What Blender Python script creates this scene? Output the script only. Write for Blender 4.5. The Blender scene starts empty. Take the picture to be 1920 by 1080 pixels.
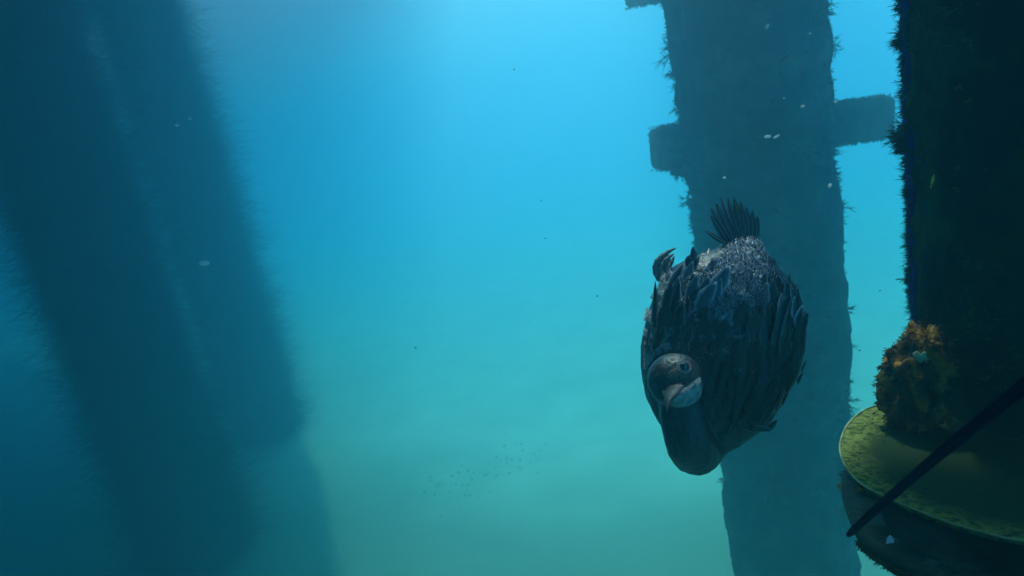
import bpy, bmesh, math, random
import numpy as np
from mathutils import Vector, Matrix, noise
from mathutils.bvhtree import BVHTree

S = bpy.context.scene
C = S.collection
random.seed(11); RNG = np.random.default_rng(7)

# ------------------------------------------------------------------ camera
FP = 1144.0                               # focal length in pixels of a 1920 wide frame
PITCH, ROLL = math.radians(13.9), math.radians(11.07)
r0 = Vector((1, 0, 0)); u0 = Vector((0, math.sin(PITCH), math.cos(PITCH)))
F = Vector((0, math.cos(PITCH), -math.sin(PITCH)))
R = math.cos(ROLL) * r0 - math.sin(ROLL) * u0
U = math.sin(ROLL) * r0 + math.cos(ROLL) * u0
cam = bpy.data.objects.new('camera', bpy.data.cameras.new('camera'))
C.objects.link(cam); S.camera = cam
cam.data.dof.use_dof = True; cam.data.dof.focus_distance = 1.15; cam.data.dof.aperture_fstop = 5.5
cam.data.sensor_width = 36; cam.data.lens = 36 * FP / 1920
cam.data.clip_start = .02; cam.data.clip_end = 600
CAMROT = Matrix((R, U, -F)).transposed().to_4x4()
cam.matrix_world = CAMROT

def at(px, py, z):
    return R * ((px - 960) / FP * z) + U * ((540 - py) / FP * z) + F * z

# ------------------------------------------------------------------ world, sun, exposure
SUN_EL, SUN_AZ = 58.0, 20.0
W = bpy.data.worlds.new('World'); S.world = W; W.use_nodes = True
nt = W.node_tree
sky = nt.nodes.new('ShaderNodeTexSky'); sky.sky_type = 'NISHITA'; sky.sun_disc = False
sky.sun_elevation = math.radians(SUN_EL); sky.sun_rotation = math.radians(SUN_AZ)
bg = nt.nodes['Background']; nt.links.new(sky.outputs[0], bg.inputs[0]); bg.inputs[1].default_value = .15
L = bpy.data.lights.new('sun', 'SUN'); L.energy = 5.0; L.angle = math.radians(1.0); L.color = (1, .95, .88)
sun = bpy.data.objects.new('sun', L); C.objects.link(sun)
sd = Vector((math.sin(math.radians(SUN_AZ)) * math.cos(math.radians(SUN_EL)),
             math.cos(math.radians(SUN_AZ)) * math.cos(math.radians(SUN_EL)), math.sin(math.radians(SUN_EL))))
sun.rotation_euler = sd.to_track_quat('Z', 'Y').to_euler()
S.view_settings.view_transform = 'Standard'; S.view_settings.look = 'None'
S.view_settings.exposure = -0.1; S.view_settings.gamma = 1; S.view_settings.use_curve_mapping = False
S.cycles.volume_bounces = 5; S.cycles.max_bounces = 12; S.cycles.use_denoising = True

SURF, BED = 4.0, -5.0                     # water surface and sea bed

# ------------------------------------------------------------------ helpers
def link(name, me, parent=None, m=None):
    o = bpy.data.objects.new(name, me); C.objects.link(o)
    if m is not None and me is not None and not len(me.materials): me.materials.append(m)
    if parent is not None: o.parent = parent
    return o

def pymesh(name, v, f, smooth=True):
    me = bpy.data.meshes.new(name); me.from_pydata([tuple(p) for p in v], [], f); me.update()
    if smooth: me.polygons.foreach_set('use_smooth', [True] * len(me.polygons))
    return me

def tag(o, label=None, cat=None, group=None, kind=None):
    if label: o['label'] = label
    if cat: o['category'] = cat
    if group: o['group'] = group
    if kind: o['kind'] = kind
    return o

def empty(name, loc):
    o = bpy.data.objects.new(name, None); o.empty_display_size = .05
    C.objects.link(o); o.location = loc
    return o

def mat(name, ramp, scale=6., rough=.85, detail=6, bump=.0, bscale=40., spec=.3, coord='Object', transl=0., dist=.0):
    """noise-driven colour ramp [(pos, rgb)...] with optional bump"""
    m = bpy.data.materials.new(name); m.use_nodes = True; n = m.node_tree
    b = n.nodes['Principled BSDF']; b.inputs['Roughness'].default_value = rough
    b.inputs['Specular IOR Level'].default_value = spec
    tc = n.nodes.new('ShaderNodeTexCoord')
    no = n.nodes.new('ShaderNodeTexNoise'); no.inputs['Scale'].default_value = scale
    no.inputs['Detail'].default_value = detail; no.inputs['Distortion'].default_value = dist
    n.links.new(tc.outputs[coord], no.inputs['Vector'])
    cr = n.nodes.new('ShaderNodeValToRGB'); e = cr.color_ramp.elements
    while len(e) < len(ramp): e.new(.5)
    for k, (p, c) in enumerate(ramp): e[k].position = p; e[k].color = (*c, 1)
    n.links.new(no.outputs[0], cr.inputs[0]); n.links.new(cr.outputs[0], b.inputs['Base Color'])
    if bump:
        n2 = n.nodes.new('ShaderNodeTexNoise'); n2.inputs['Scale'].default_value = bscale; n2.inputs['Detail'].default_value = 5
        n.links.new(tc.outputs[coord], n2.inputs['Vector'])
        bp_ = n.nodes.new('ShaderNodeBump'); bp_.inputs['Strength'].default_value = bump; bp_.inputs['Distance'].default_value = .01
        n.links.new(n2.outputs[0], bp_.inputs['Height']); n.links.new(bp_.outputs[0], b.inputs['Normal'])
    if transl:
        t = n.nodes.new('ShaderNodeBsdfTranslucent'); mx = n.nodes.new('ShaderNodeMixShader'); mx.inputs[0].default_value = transl
        n.links.new(cr.outputs[0], t.inputs[0]); n.links.new(b.outputs[0], mx.inputs[1]); n.links.new(t.outputs[0], mx.inputs[2])
        n.links.new(mx.outputs[0], n.nodes['Material Output'].inputs[0])
    return m

M = {}
M['sand'] = mat('sand', [(.35, (.44, .60, .38)), (.65, (.54, .72, .47))], 1.2, .95, 8, .5, 6)
M['rubble'] = mat('rubble', [(.35, (.05, .06, .04)), (.6, (.16, .16, .10))], 3, .95, 8, .6, 12)
M['pile_crust'] = mat('pile_crust', [(.3, (.004, .009, .007)), (.48, (.012, .024, .012)), (.6, (.035, .075, .015)), (.7, (.008, .015, .014))], 5, .95, 10, 1., 60, .1)
M['mid_pile'] = mat('mid_pile', [(.3, (.015, .03, .03)), (.5, (.04, .055, .055)), (.66, (.10, .11, .09))], 4, .95, 10, 1., 40, .1)
M['far_pile'] = mat('far_pile', [(.35, (.012, .016, .014)), (.65, (.035, .035, .028))], 5, .95, 8, .6, 30, .1)
M['tuft_dark'] = mat('tuft_dark', [(.35, (.02, .035, .03)), (.65, (.05, .06, .03))], 30, .9, 3, transl=.25, spec=.1)
M['blue_fringe_tuft'] = mat('blue_fringe_tuft', [(.35, (.04, .05, .50)), (.65, (.08, .09, .85))], 20, .8, 3, transl=.6, spec=.1)
M['tuft_green'] = mat('tuft_green', [(.35, (.012, .03, .012)), (.6, (.05, .17, .02)), (.75, (.02, .04, .02))], 4, .9, 5, transl=.2, spec=.1)
M['tuft_brown'] = mat('tuft_brown', [(.38, (.03, .03, .015)), (.5, (.16, .10, .03)), (.6, (.60, .32, .06)), (.7, (.14, .12, .04))], 22, .9, 4, transl=.2, spec=.1)
M['coral'] = mat('coral', [(.36, (.02, .02, .012)), (.48, (.16, .09, .025)), (.58, (.55, .28, .05)), (.66, (.10, .08, .03)), (.75, (.04, .06, .02))], 24, .9, 8, .8, 90, .1)
M['oyster'] = mat('oyster', [(.35, (.30, .42, .22)), (.65, (.62, .72, .42))], 60, .7, 4, .4, 120)
M['white_flake'] = mat('white_flake', [(.3, (.75, .75, .7)), (.7, (.9, .9, .86))], 50, .3, 2)
M['beam'] = mat('beam', [(.35, (.02, .022, .018)), (.6, (.05, .055, .035)), (.72, (.09, .09, .05))], 14, .95, 8, .8, 40, .1)
M['deck'] = mat('deck', [(.35, (.12, .11, .09)), (.65, (.2, .18, .15))], 2, .9, 5)

# ------------------------------------------------------------------ sea water volume (named haze)
def box_mesh(name, a, b):
    v = [(x, y, z) for x in (a[0], b[0]) for y in (a[1], b[1]) for z in (a[2], b[2])]
    return pymesh(name, v, [(0, 1, 3, 2), (4, 6, 7, 5), (0, 4, 5, 1), (2, 3, 7, 6), (0, 2, 6, 4), (1, 5, 7, 3)], False)

vm = bpy.data.materials.new('sea_water'); vm.use_nodes = True; n = vm.node_tree; n.nodes.clear()
out = n.nodes.new('ShaderNodeOutputMaterial'); pv = n.nodes.new('ShaderNodeVolumePrincipled')
ab = n.nodes.new('ShaderNodeVolumeAbsorption'); ad = n.nodes.new('ShaderNodeAddShader')
n.links.new(pv.outputs[0], ad.inputs[0]); n.links.new(ab.outputs[0], ad.inputs[1]); n.links.new(ad.outputs[0], out.inputs['Volume'])
pv.inputs['Color'].default_value = (.38, .825, .99, 1)
pv.inputs['Density'].default_value = .104
pv.inputs['Anisotropy'].default_value = .74
ab.inputs[0].default_value = (0, .91, .965, 1); ab.inputs[1].default_value = .06
tag(link('haze', box_mesh('haze', (-62, -62, BED - 1.6), (62, 62, SURF)), None, vm), 'murky blue green sea water filling the whole view', kind='stuff')

# ------------------------------------------------------------------ sea bed: one sheet, undulating, nearer sand darkened as painted pier shade
N = 150; v = []; f = []
for j in range(N + 1):
    for i in range(N + 1):
        a = (i / N * 2 - 1); b = (j / N * 2 - 1)
        x = 61 * a * abs(a) ** .8; y = 61 * b * abs(b) ** .8
        p = Vector((x, y, 0))
        h = .22 * noise.noise(p * .22) + .07 * noise.noise(p * .9) + .03 * noise.noise(p * 2.3)
        h += max(0, (y - 9) * .035) if y < 30 else .735
        v.append((x, y, BED + h))
for j in range(N):
    for i in range(N):
        q = j * (N + 1) + i; f.append((q, q + 1, q + N + 2, q + N + 1))
n = M['sand'].node_tree; b_ = n.nodes['Principled BSDF']                 # pier's shade painted into the nearer sand colour, paler sand farther out
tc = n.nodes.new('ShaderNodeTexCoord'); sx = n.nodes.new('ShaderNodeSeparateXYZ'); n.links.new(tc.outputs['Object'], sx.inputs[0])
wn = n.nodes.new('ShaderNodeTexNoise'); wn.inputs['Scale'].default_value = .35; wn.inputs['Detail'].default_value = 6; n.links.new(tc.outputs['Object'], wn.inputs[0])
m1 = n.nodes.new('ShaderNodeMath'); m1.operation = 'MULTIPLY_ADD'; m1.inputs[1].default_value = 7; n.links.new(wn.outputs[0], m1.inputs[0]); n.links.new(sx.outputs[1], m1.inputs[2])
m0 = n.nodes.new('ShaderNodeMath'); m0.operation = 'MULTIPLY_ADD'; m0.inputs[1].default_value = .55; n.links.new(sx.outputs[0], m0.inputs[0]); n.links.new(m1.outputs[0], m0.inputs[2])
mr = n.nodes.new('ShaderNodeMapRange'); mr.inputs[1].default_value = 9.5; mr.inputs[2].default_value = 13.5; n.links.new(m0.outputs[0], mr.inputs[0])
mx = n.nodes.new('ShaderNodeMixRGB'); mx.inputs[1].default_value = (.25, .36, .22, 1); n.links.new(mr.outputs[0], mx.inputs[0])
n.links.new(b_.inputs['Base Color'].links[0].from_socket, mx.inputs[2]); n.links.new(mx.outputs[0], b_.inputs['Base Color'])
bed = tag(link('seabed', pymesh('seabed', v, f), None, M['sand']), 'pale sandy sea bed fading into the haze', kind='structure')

# ------------------------------------------------------------------ unseen pier deck, outline stepped to shade left and near water, sun bird and plate
P = [(-50, -16), (3.7, -16), (3.7, 6.08), (2.60, 6.08), (2.57, 6.16), (2.34, 6.16), (2.30, 5.80), (1.5, 5.80), (1.5, 8.5), (.6, 12.5), (-1, 17), (-3, 21), (-9, 24), (-24, 36), (-50, 42)]
k = len(P); z0 = SURF + 4
me = pymesh('unseen_deck', [(x, y, z0) for x, y in P] + [(x, y, z0 + .4) for x, y in P],
            [tuple(range(k))[::-1], tuple(range(k, 2 * k))] + [(i, (i + 1) % k, k + (i + 1) % k, k + i) for i in range(k)], False)
tag(link('unseen_deck', me, None, M['deck']), 'unseen flat pier deck above the piles, outline cut to shape the light', kind='structure')

# ------------------------------------------------------------------ marine growth generators (all blades of a mass at once)
def unit(a): return a / np.maximum(np.linalg.norm(a, axis=-1, keepdims=True), 1e-9)

def blades(P, D, Ln, Wd, bend=.35):
    """tapered three-sided fronds of two segments; returns vertices (n, 7, 3)"""
    n_ = len(P); D = unit(D); ref = np.where(np.abs(D[:, 2:3]) < .9, np.array([[0, 0, 1.]]), np.array([[1., 0, 0]]))
    s = unit(np.cross(D, ref)); t = np.cross(D, s); a = RNG.random(n_) * 6.283
    side = s * np.cos(a)[:, None] + t * np.sin(a)[:, None]
    mid = P + D * (Ln * .55)[:, None] + side * (Ln * bend * .25)[:, None]
    tip = P + D * Ln[:, None] + side * (Ln * bend * RNG.uniform(.3, 1, n_))[:, None]
    out = np.empty((n_, 7, 3))
    for k_, (c, f_) in enumerate(((P, 1.), (mid, .8))):
        for q in range(3):
            an = a + q * 2.094
            out[:, k_ * 3 + q] = c + (s * np.cos(an)[:, None] + t * np.sin(an)[:, None]) * (Wd * f_)[:, None]
    out[:, 6] = tip
    return out, mid

def tufts(P, Nn, size, nb, w, spread=.7, sub=1, grav=-.2):
    """nb fronds from every point of P along its normal Nn, each with sub side fronds"""
    P = np.repeat(np.asarray(P, float).reshape(-1, 3), nb, 0); Nn = np.repeat(np.asarray(Nn, float).reshape(-1, 3), nb, 0)
    size = np.repeat(np.broadcast_to(np.asarray(size, float), (len(P) // nb,)), nb)
    D = Nn + RNG.normal(0, spread, P.shape) * .7; D[:, 2] += grav * .7
    Ln = size * RNG.uniform(.5, 1.1, len(P)); P = P + RNG.normal(0, .12, P.shape) * size[:, None]
    V0, mid = blades(P, D, Ln, np.full(len(P), w)); res = [V0]
    for _ in range(sub):
        b = P + (mid - P) * RNG.uniform(.5, 1, (len(P), 1))
        res.append(blades(b, unit(D) + RNG.normal(0, .5, P.shape), Ln * .45, np.full(len(P), w * .75))[0])
    return np.concatenate(res)

def growth_obj(name, arrs, m, parent):
    A = np.concatenate(arrs); n_ = len(A)
    me = bpy.data.meshes.new(name); me.vertices.add(n_ * 7); me.vertices.foreach_set('co', A.reshape(-1).astype('f4'))
    pat = np.array([0, 1, 4, 3, 1, 2, 5, 4, 2, 0, 3, 5, 3, 4, 6, 4, 5, 6, 5, 3, 6]); st = np.array([0, 4, 8, 12, 15, 18])
    me.loops.add(n_ * 21); me.loops.foreach_set('vertex_index', (pat[None] + np.arange(n_)[:, None] * 7).reshape(-1).astype('i4'))
    me.polygons.add(n_ * 6); me.polygons.foreach_set('loop_start', (st[None] + np.arange(n_)[:, None] * 21).reshape(-1).astype('i4'))
    me.update(calc_edges=True); me.validate()
    o = link(name, me, parent, m); o['kind'] = 'stuff'
    return o

# ------------------------------------------------------------------ piles
def proj(p):
    z = p.dot(F); return 960 + FP * p.dot(R) / z, 540 - FP * p.dot(U) / z

def edges(cx, cy, r, row):
    xs = []
    for q in range(90):
        a = q / 90 * 2 * math.pi; x = cx + r * math.cos(a); y = cy + r * math.sin(a)
        lo, hi = -6., 5.
        for _ in range(22):
            m_ = (lo + hi) / 2; p = Vector((x, y, m_))
            if p.dot(F) < .05: lo = m_; continue
            if proj(p)[1] > row: lo = m_
            else: hi = m_
        xs.append(proj(Vector((x, y, lo)))[0])
    return min(xs), max(xs)

def solve(pl, pr, z, row=540, r=None):
    c = (pl + pr) / 2; rr = r or (pr - pl) / FP * z / 2
    for _ in range(8):
        p = at(c, row, z); a, b = edges(p.x, p.y, rr, row)
        if r is None:
            rr *= (pr - pl) / (b - a); c += ((pl + pr) - (a + b)) / 2
        else: c += pl - a
    p = at(c, row, z)
    return p.x, p.y, rr

def shaft_mesh(cx, cy, r, amp, fr, seg=96, dz=.06, zb=None, seed=0.):
    """bumpy encrusted cylinder in coordinates local to its foot"""
    zb = BED - .3 if zb is None else zb
    nz = int((SURF - .04 - zb) / dz); v = []; f = []
    for i in range(nz + 1):
        z = (SURF - .04 - zb) * i / nz
        for q in range(seg):
            a = q / seg * 2 * math.pi; d = Vector((math.cos(a), math.sin(a), 0))
            s = Vector((d.x * r, d.y * r, z)) * fr + Vector((seed, seed, 0))
            h = noise.fractal(s, 1.0, 2.1, 5) * amp + noise.noise(s * .22) * amp * 1.3
            v.append((d.x * (r + h), d.y * (r + h), z))
    for i in range(nz):
        for q in range(seg):
            q2 = (q + 1) % seg; f.append((i * seg + q, i * seg + q2, (i + 1) * seg + q2, (i + 1) * seg + q))
    f.append(tuple(range(seg))[::-1]); f.append(tuple(nz * seg + q for q in range(seg)))
    return pymesh('shaft', v, f), zb

def growth(cx, cy, zb, r, count, size, nb, w, zr, name, m, root, sub=1, spread=.7):
    cdir = math.atan2(-cy, -cx); P = []; D = []; Z = []
    for _ in range(count):
        a = cdir + random.uniform(-1.75, 1.75); z = random.uniform(*zr) - zb
        d = Vector((math.cos(a), math.sin(a), 0)); dens = noise.noise(Vector((d.x * 2, d.y * 2, z * 1.7)))
        if dens < random.uniform(-.5, .1): continue
        P.append(d * (r - .01) + Vector((0, 0, z))); D.append(d); Z.append(size * random.uniform(.5, 1.3) * (1 + .8 * max(0, dens)))
    return growth_obj(name, [tufts(P, D, Z, nb, w, spread, sub)], m, root)

PILES = 'encrusted round piles holding up the pier'
# centre pile with crossbeams
cx, cy, r = solve(1312, 1582, 4.8)
me, zb = shaft_mesh(cx, cy, r, .034, 6.5, 150, .04)
root = empty('pier_pile', (cx, cy, zb)); tag(root, 'blue-grey hazy pile with crossbeam stubs, standing behind the diving bird', 'pile', PILES)
link('shaft', me, root, M['mid_pile'])
growth(cx, cy, zb, r, 3200, .045, 5, .0032, (BED + 1.5, SURF - .1), 'growth', M['tuft_dark'], root, 1)
growth(cx, cy, zb, r, 260, .10, 9, .004, (BED + 1.5, SURF - .1), 'frond_clumps', M['tuft_dark'], root, 2)

def beam(p0, p1, hh, ww, root, seed):
    o0 = Vector(root.location); ax = (p1 - p0); ln = ax.length; ax.normalize()
    up = (Vector((0, 0, 1)) - ax * ax.z).normalized(); sd_ = ax.cross(up)
    v = []; f = []; n1 = int(ln / .02); prof = []
    nn = 8
    for s_ in range(4 * nn):                                   # rounded square profile
        t = s_ / (4 * nn) * 2 * math.pi
        c_, s2 = math.cos(t), math.sin(t)
        k_ = 1 / (abs(c_) ** 8 + abs(s2) ** 8) ** .125
        prof.append((c_ * k_ * ww / 2, s2 * k_ * hh / 2))
    m_ = len(prof)
    for i in range(n1 + 1):
        t = i / n1
        sc = 1 - .12 * (max(0, 1 - min(t, 1 - t) * ln / .03))
        for a_, b_ in prof:
            q = p0 + ax * ln * t + (sd_ * a_ + up * b_) * sc
            h = noise.fractal(q * 14 + Vector((seed, 0, 0)), 1, 2, 4) * .012
            v.append(q + (sd_ * a_ + up * b_).normalized() * h - o0)
    for i in range(n1):
        for q in range(m_):
            q2 = (q + 1) % m_; f.append((i * m_ + q, i * m_ + q2, (i + 1) * m_ + q2, (i + 1) * m_ + q))
    f.append(tuple(range(m_))[::-1]); f.append(tuple(n1 * m_ + q for q in range(m_)))
    o = link('crossbeam', pymesh('crossbeam', v, f), root, M['beam'])
    P = []; D = []
    for _ in range(1700):
        a_, b_ = random.choice(prof); P.append(p0 + ax * ln * random.random() + sd_ * a_ + up * b_ - o0); D.append((sd_ * a_ + up * b_).normalized())
    P2 = [p1 + (sd_ * random.uniform(-.5, .5) * ww + up * random.uniform(-.5, .5) * hh) - o0 for _ in range(70)]
    growth_obj('beam_growth', [tufts(P, D, .028, 4, .003, .7, 0), tufts(P2, [ax] * 70, .04, 4, .003, .7, 0)], M['tuft_dark'], o)

beam(at(1228, 280, 4.78), at(1655, 220, 4.85), .322, .32, root, 0)
beam(at(1176, -30, 4.9), at(1610, -100, 4.9), .322, .32, root, 5)
P = [at(random.uniform(1262, 1290), random.uniform(312, 330), 4.72) - Vector(root.location) for _ in range(26)]
growth_obj('hanging_growth', [tufts(P, [(0, -.3, -.6)] * 26, .062, 7, .005, .8, 1)], M['tuft_dark'], root)

# far left piles: fine fronds added to imitate the blur of the water
def far_pile(pl, pr, z, label, nf, ls, inset):
    cx, cy, r = solve(pl, pr, z)
    r *= inset
    me, zb = shaft_mesh(cx, cy, r, .05, 3, 64, .12, seed=z)
    root = empty('pier_pile', (cx, cy, zb)); tag(root, label, 'pile', PILES)
    link('shaft', me, root, M['far_pile'])
    a = RNG.uniform(0, 6.283, nf); zz = RNG.uniform(0, SURF - zb - .3, nf)
    P = np.stack([np.cos(a) * (r - .03), np.sin(a) * (r - .03), zz], 1); D = np.stack([np.cos(a), np.sin(a), RNG.normal(-.2, .8, nf)], 1)
    D[:, :2] = D[:, :2] * .7 + RNG.normal(0, .7, (nf, 2))
    Ln = np.minimum(RNG.exponential(ls, nf), 3.6 * ls) + .03
    growth_obj('hanging_growth', [blades(P, D, Ln, RNG.uniform(.0008, .0022, nf) * (z / 5.6), .9)[0]], M['far_pile'], root)  # fuzz added for haze-softened edges
far_pile(78, 313, 8.0, 'wide dark blurred pile at the far left edge of the view', 170000, .21, .86)
far_pile(356, 484, 11.8, 'fainter distant pile just right of the wide dark left pile', 110000, .26, .78)

# near right pile, almost black
cx, cy, r = solve(1720, 0, 1.25, 540, .38)
nx, ny, nr = cx, cy, r
me, zb = shaft_mesh(cx, cy, r, .016, 16, 260, .022, zb=-5.3, seed=3.)
root = near = empty('pier_pile', (cx, cy, zb)); tag(root, 'near-black algae-covered pile filling the right edge', 'pile', PILES)
link('shaft', me, root, M['pile_crust'])
growth(cx, cy, zb, r, 5200, .016, 6, .0011, (-1.0, 1.1), 'short_growth', M['tuft_green'], root, 2)
growth(cx, cy, zb, r, 260, .034, 10, .0012, (-1.0, 1.1), 'frond_clumps', M['tuft_dark'], root, 3, spread=.55)

# edge growth with the lens's blue colour fringe painted into it, dark fans on it
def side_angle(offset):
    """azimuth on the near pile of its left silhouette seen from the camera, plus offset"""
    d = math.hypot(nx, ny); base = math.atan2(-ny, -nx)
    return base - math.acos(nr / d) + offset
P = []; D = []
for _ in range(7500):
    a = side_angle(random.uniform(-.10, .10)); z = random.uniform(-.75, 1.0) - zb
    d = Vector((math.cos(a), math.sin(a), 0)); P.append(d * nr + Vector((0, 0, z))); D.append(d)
growth_obj('blue_fringe', [tufts(P, D, .0145 * RNG.uniform(.4, 1.6, len(P)), 4, .0009, .7, 1)], M['blue_fringe_tuft'], root)
A = []
def on_edge(row, off=0.):
    a = side_angle(off); lo, hi = -2., 2.; d = Vector((math.cos(a), math.sin(a), 0))
    for _ in range(25):
        m_ = (lo + hi) / 2
        if proj(Vector((nx + d.x * nr, ny + d.y * nr, m_)))[1] > row: lo = m_
        else: hi = m_
    return d, d * nr + Vector((0, 0, lo - zb))
for row, size, nb in ((10, .035, 9), (68, .045, 14), (80, .035, 10), (150, .022, 7), (192, .028, 8), (233, .03, 12), (245, .055, 20), (262, .05, 18), (275, .045, 12), (325, .028, 9),
                      (398, .024, 9), (412, .024, 9), (440, .024, 8), (482, .024, 8), (506, .03, 12), (520, .035, 12), (545, .03, 10), (556, .02, 8)):
    for _ in range(3):
        d, p = on_edge(row + random.uniform(-6, 6), random.uniform(-.05, .03))
        A.append(tufts([p], [d + Vector((0, 0, -.15))], size, nb, .0013, .42, 3))
for _ in range(420):
    d, p = on_edge(random.uniform(-10, 620), random.uniform(-.06, .06))
    A.append(tufts([p], [d + Vector((0, 0, random.uniform(-.5, .2)))], random.uniform(.012, .034), 8, .0011, .45, 2))
growth_obj('fan_growth', A, M['tuft_dark'], root)
A = []
for _ in range(150):
    d, p = on_edge(random.uniform(-10, 620), random.uniform(-.06, .06))
    A.append(tufts([p], [d + Vector((0, 0, random.uniform(-.5, .2)))], random.uniform(.010, .022), 8, .0012, .5, 2))
growth_obj('blue_fringe_fans', A, M['blue_fringe_tuft'], root)

# ------------------------------------------------------------------ generic tools for small things
def tube(V, Fc, pts, rad, seg=10, cap=True):
    n_ = len(pts); b0 = len(V)
    for i, (p, rr) in enumerate(zip(pts, rad)):
        d = (pts[min(i + 1, n_ - 1)] - pts[max(i - 1, 0)]).normalized()
        s = d.cross(Vector((.13, .2, .97))).normalized(); t = d.cross(s)
        for q in range(seg):
            a = q / seg * 6.2832; V.append(p + (s * math.cos(a) + t * math.sin(a)) * rr)
    for i in range(n_ - 1):
        for q in range(seg):
            q2 = (q + 1) % seg; a = b0 + i * seg
            Fc.append((a + q, a + q2, a + seg + q2, a + seg + q))
    if cap:
        Fc.append(tuple(b0 + q for q in range(seg))[::-1]); Fc.append(tuple(b0 + (n_ - 1) * seg + q for q in range(seg)))

def catmull(pts, sub):
    o = []
    for i in range(len(pts) - 1):
        p0 = pts[max(i - 1, 0)]; p1 = pts[i]; p2 = pts[i + 1]; p3 = pts[min(i + 2, len(pts) - 1)]
        for s in range(sub):
            t = s / sub
            o.append(.5 * ((2 * p1) + (p2 - p0) * t + (2 * p0 - 5 * p1 + 4 * p2 - p3) * t * t + (3 * p1 - p0 - 3 * p2 + p3) * t ** 3))
    o.append(pts[-1].copy())
    return o

# ------------------------------------------------------------------ coral clump on the near pile
cc = at(1712, 706, 1.27)
root = empty('sponge_clump', cc); tag(root, 'orange brown sponge clump sticking out from the black pile above the round plate', 'sponge')
bm = bmesh.new(); bmesh.ops.create_icosphere(bm, subdivisions=5, radius=1)
for vv in bm.verts:
    d = vv.co.normalized()
    h = 1 + .28 * noise.fractal(d * 2.6, 1, 2, 5) + .1 * noise.noise(d * 9)
    # body axes: R .055 wide, U .10 tall, depth .06
    k_ = (abs(d.x) ** 4 + abs(d.y) ** 4) ** -.25 if d.y < 0 else 1.
    k_ = 1 + (min(k_, 1.3) - 1) * .9
    q = R * d.x * .051 * h * k_ + U * d.y * .100 * h * k_ - F * d.z * .07 * h
    q += R * (.030 * max(0, d.y)) - R * .006 * max(0, -d.y)
    vv.co = q
me = bpy.data.meshes.new('body'); bm.to_mesh(me); bm.free(); me.polygons.foreach_set('use_smooth', [True] * len(me.polygons))
link('body', me, root, M['coral'])
P = [[], []]; D = [[], []]
for p_ in me.vertices:
    if random.random() < .17:
        k_ = 1 if p_.normal.dot(R) < -.82 and random.random() < .6 else 0
        P[k_].append(p_.co.copy()); D[k_].append(p_.normal.copy())
growth_obj('brown_growth', [tufts(P[0], D[0], .012, 5, .0011, .6, 1)], M['tuft_brown'], root)
growth_obj('dark_growth', [tufts(P[1], D[1], .013, 5, .0011, .5, 1)], M['tuft_dark'], root)
# folded oyster shell in the clump
v = []; f = []; nu, nv = 14, 6
for j in range(nv + 1):
    for i in range(nu + 1):
        s = i / nu * 2 - 1; t = j / nv
        x = s * .017 * (.35 + .65 * math.sin(math.pi * min(.98, .12 + t * .75)))
        y = (t - .5) * .016 + .003 * math.sin(s * 5)
        z = .006 * (1 - s * s) + .002 * math.sin(t * 14)
        v.append(R * (-.022 + x) + U * (.046 + y - x * .1) - F * (.056 + z))
for j in range(nv):
    for i in range(nu):
        q = j * (nu + 1) + i; f.append((q, q + 1, q + nu + 2, q + nu + 1))
o = link('shell', pymesh('shell', v, f), root, M['oyster']); md = o.modifiers.new('s', 'SOLIDIFY'); md.thickness = .0025
o['label'] = 'pale green folded shell lodged in the clump'

# ------------------------------------------------------------------ round plate with bowl under it
def smooth_outline(pts, sub):
    return catmull([Vector(p) for p in pts], sub)
M['plate'] = mat('plate', [(.28, (.03, .05, .02)), (.42, (.15, .19, .04)), (.58, (.40, .42, .10)), (.70, (.20, .25, .06))], 75, .95, 10, 1., 220, .1)
M['rim'] = mat('rim', [(.35, (.22, .24, .10)), (.6, (.6, .62, .3)), (.75, (.35, .36, .15))], 30, .6, 4, .3, 120)
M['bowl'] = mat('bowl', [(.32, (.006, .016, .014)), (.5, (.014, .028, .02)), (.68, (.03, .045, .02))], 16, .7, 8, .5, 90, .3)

PA, PB, PC = at(1577, 850, 1.20), at(1900, 1012, .86), at(1690, 785, 1.33)
PN = (PB - PA).cross(PC - PA).normalized()
def plate_pt(px, py):                       # the plate is flat, leaning away at the top and nearer at right
    d = at(px, py, 1.); return d * (PA.dot(PN) / d.dot(PN))
outl = smooth_outline([(1688, 752, 0), (1655, 758, 0), (1618, 771, 0), (1589, 797, 0), (1575, 832, 0), (1579, 862, 0), (1596, 890, 0), (1625, 915, 0), (1680, 942, 0),
                       (1750, 971, 0), (1840, 999, 0), (1930, 1017, 0), (2040, 1022, 0), (2090, 970, 0), (2060, 880, 0), (1960, 800, 0), (1830, 758, 0), (1688, 752, 0)], 8)[:-1]
droot = empty('round_plate', plate_pt(1800, 870)); tag(droot, 'yellow-green algae-dusted round plate with thin raised rim at the lower right', 'plate')
O = Vector(droot.location)
ctr = Vector((1800, 870, 0)); v = []; f = []; m_ = len(outl); rings = [1, .97, .93, .85, .75, .6, .45, .3, .15]
nrmp = (plate_pt(1700, 800) - plate_pt(1800, 870)).cross(plate_pt(1900, 800) - plate_pt(1800, 870)).normalized()
if nrmp.dot(F) > 0: nrmp = -nrmp
for k_, s in enumerate(rings):
    for p in outl:
        q = ctr.lerp(p, s); w = plate_pt(q.x, q.y)
        w = w - nrmp * (.004 * (1 - s ** 3)) + nrmp * .0016 * noise.noise(w * 60)
        v.append(w - O)
for k_ in range(len(rings) - 1):
    for i in range(m_):
        i2 = (i + 1) % m_; f.append((k_ * m_ + i, k_ * m_ + i2, (k_ + 1) * m_ + i2, (k_ + 1) * m_ + i))
f.append(tuple((len(rings) - 1) * m_ + i for i in range(m_)))
b0 = len(v)
for s in (1, .9):                            # thickness below
    for p in outl:
        q = ctr.lerp(p, s); v.append(plate_pt(q.x, q.y) - nrmp * (.006 + .03 * (1 - s)) - O)
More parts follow.
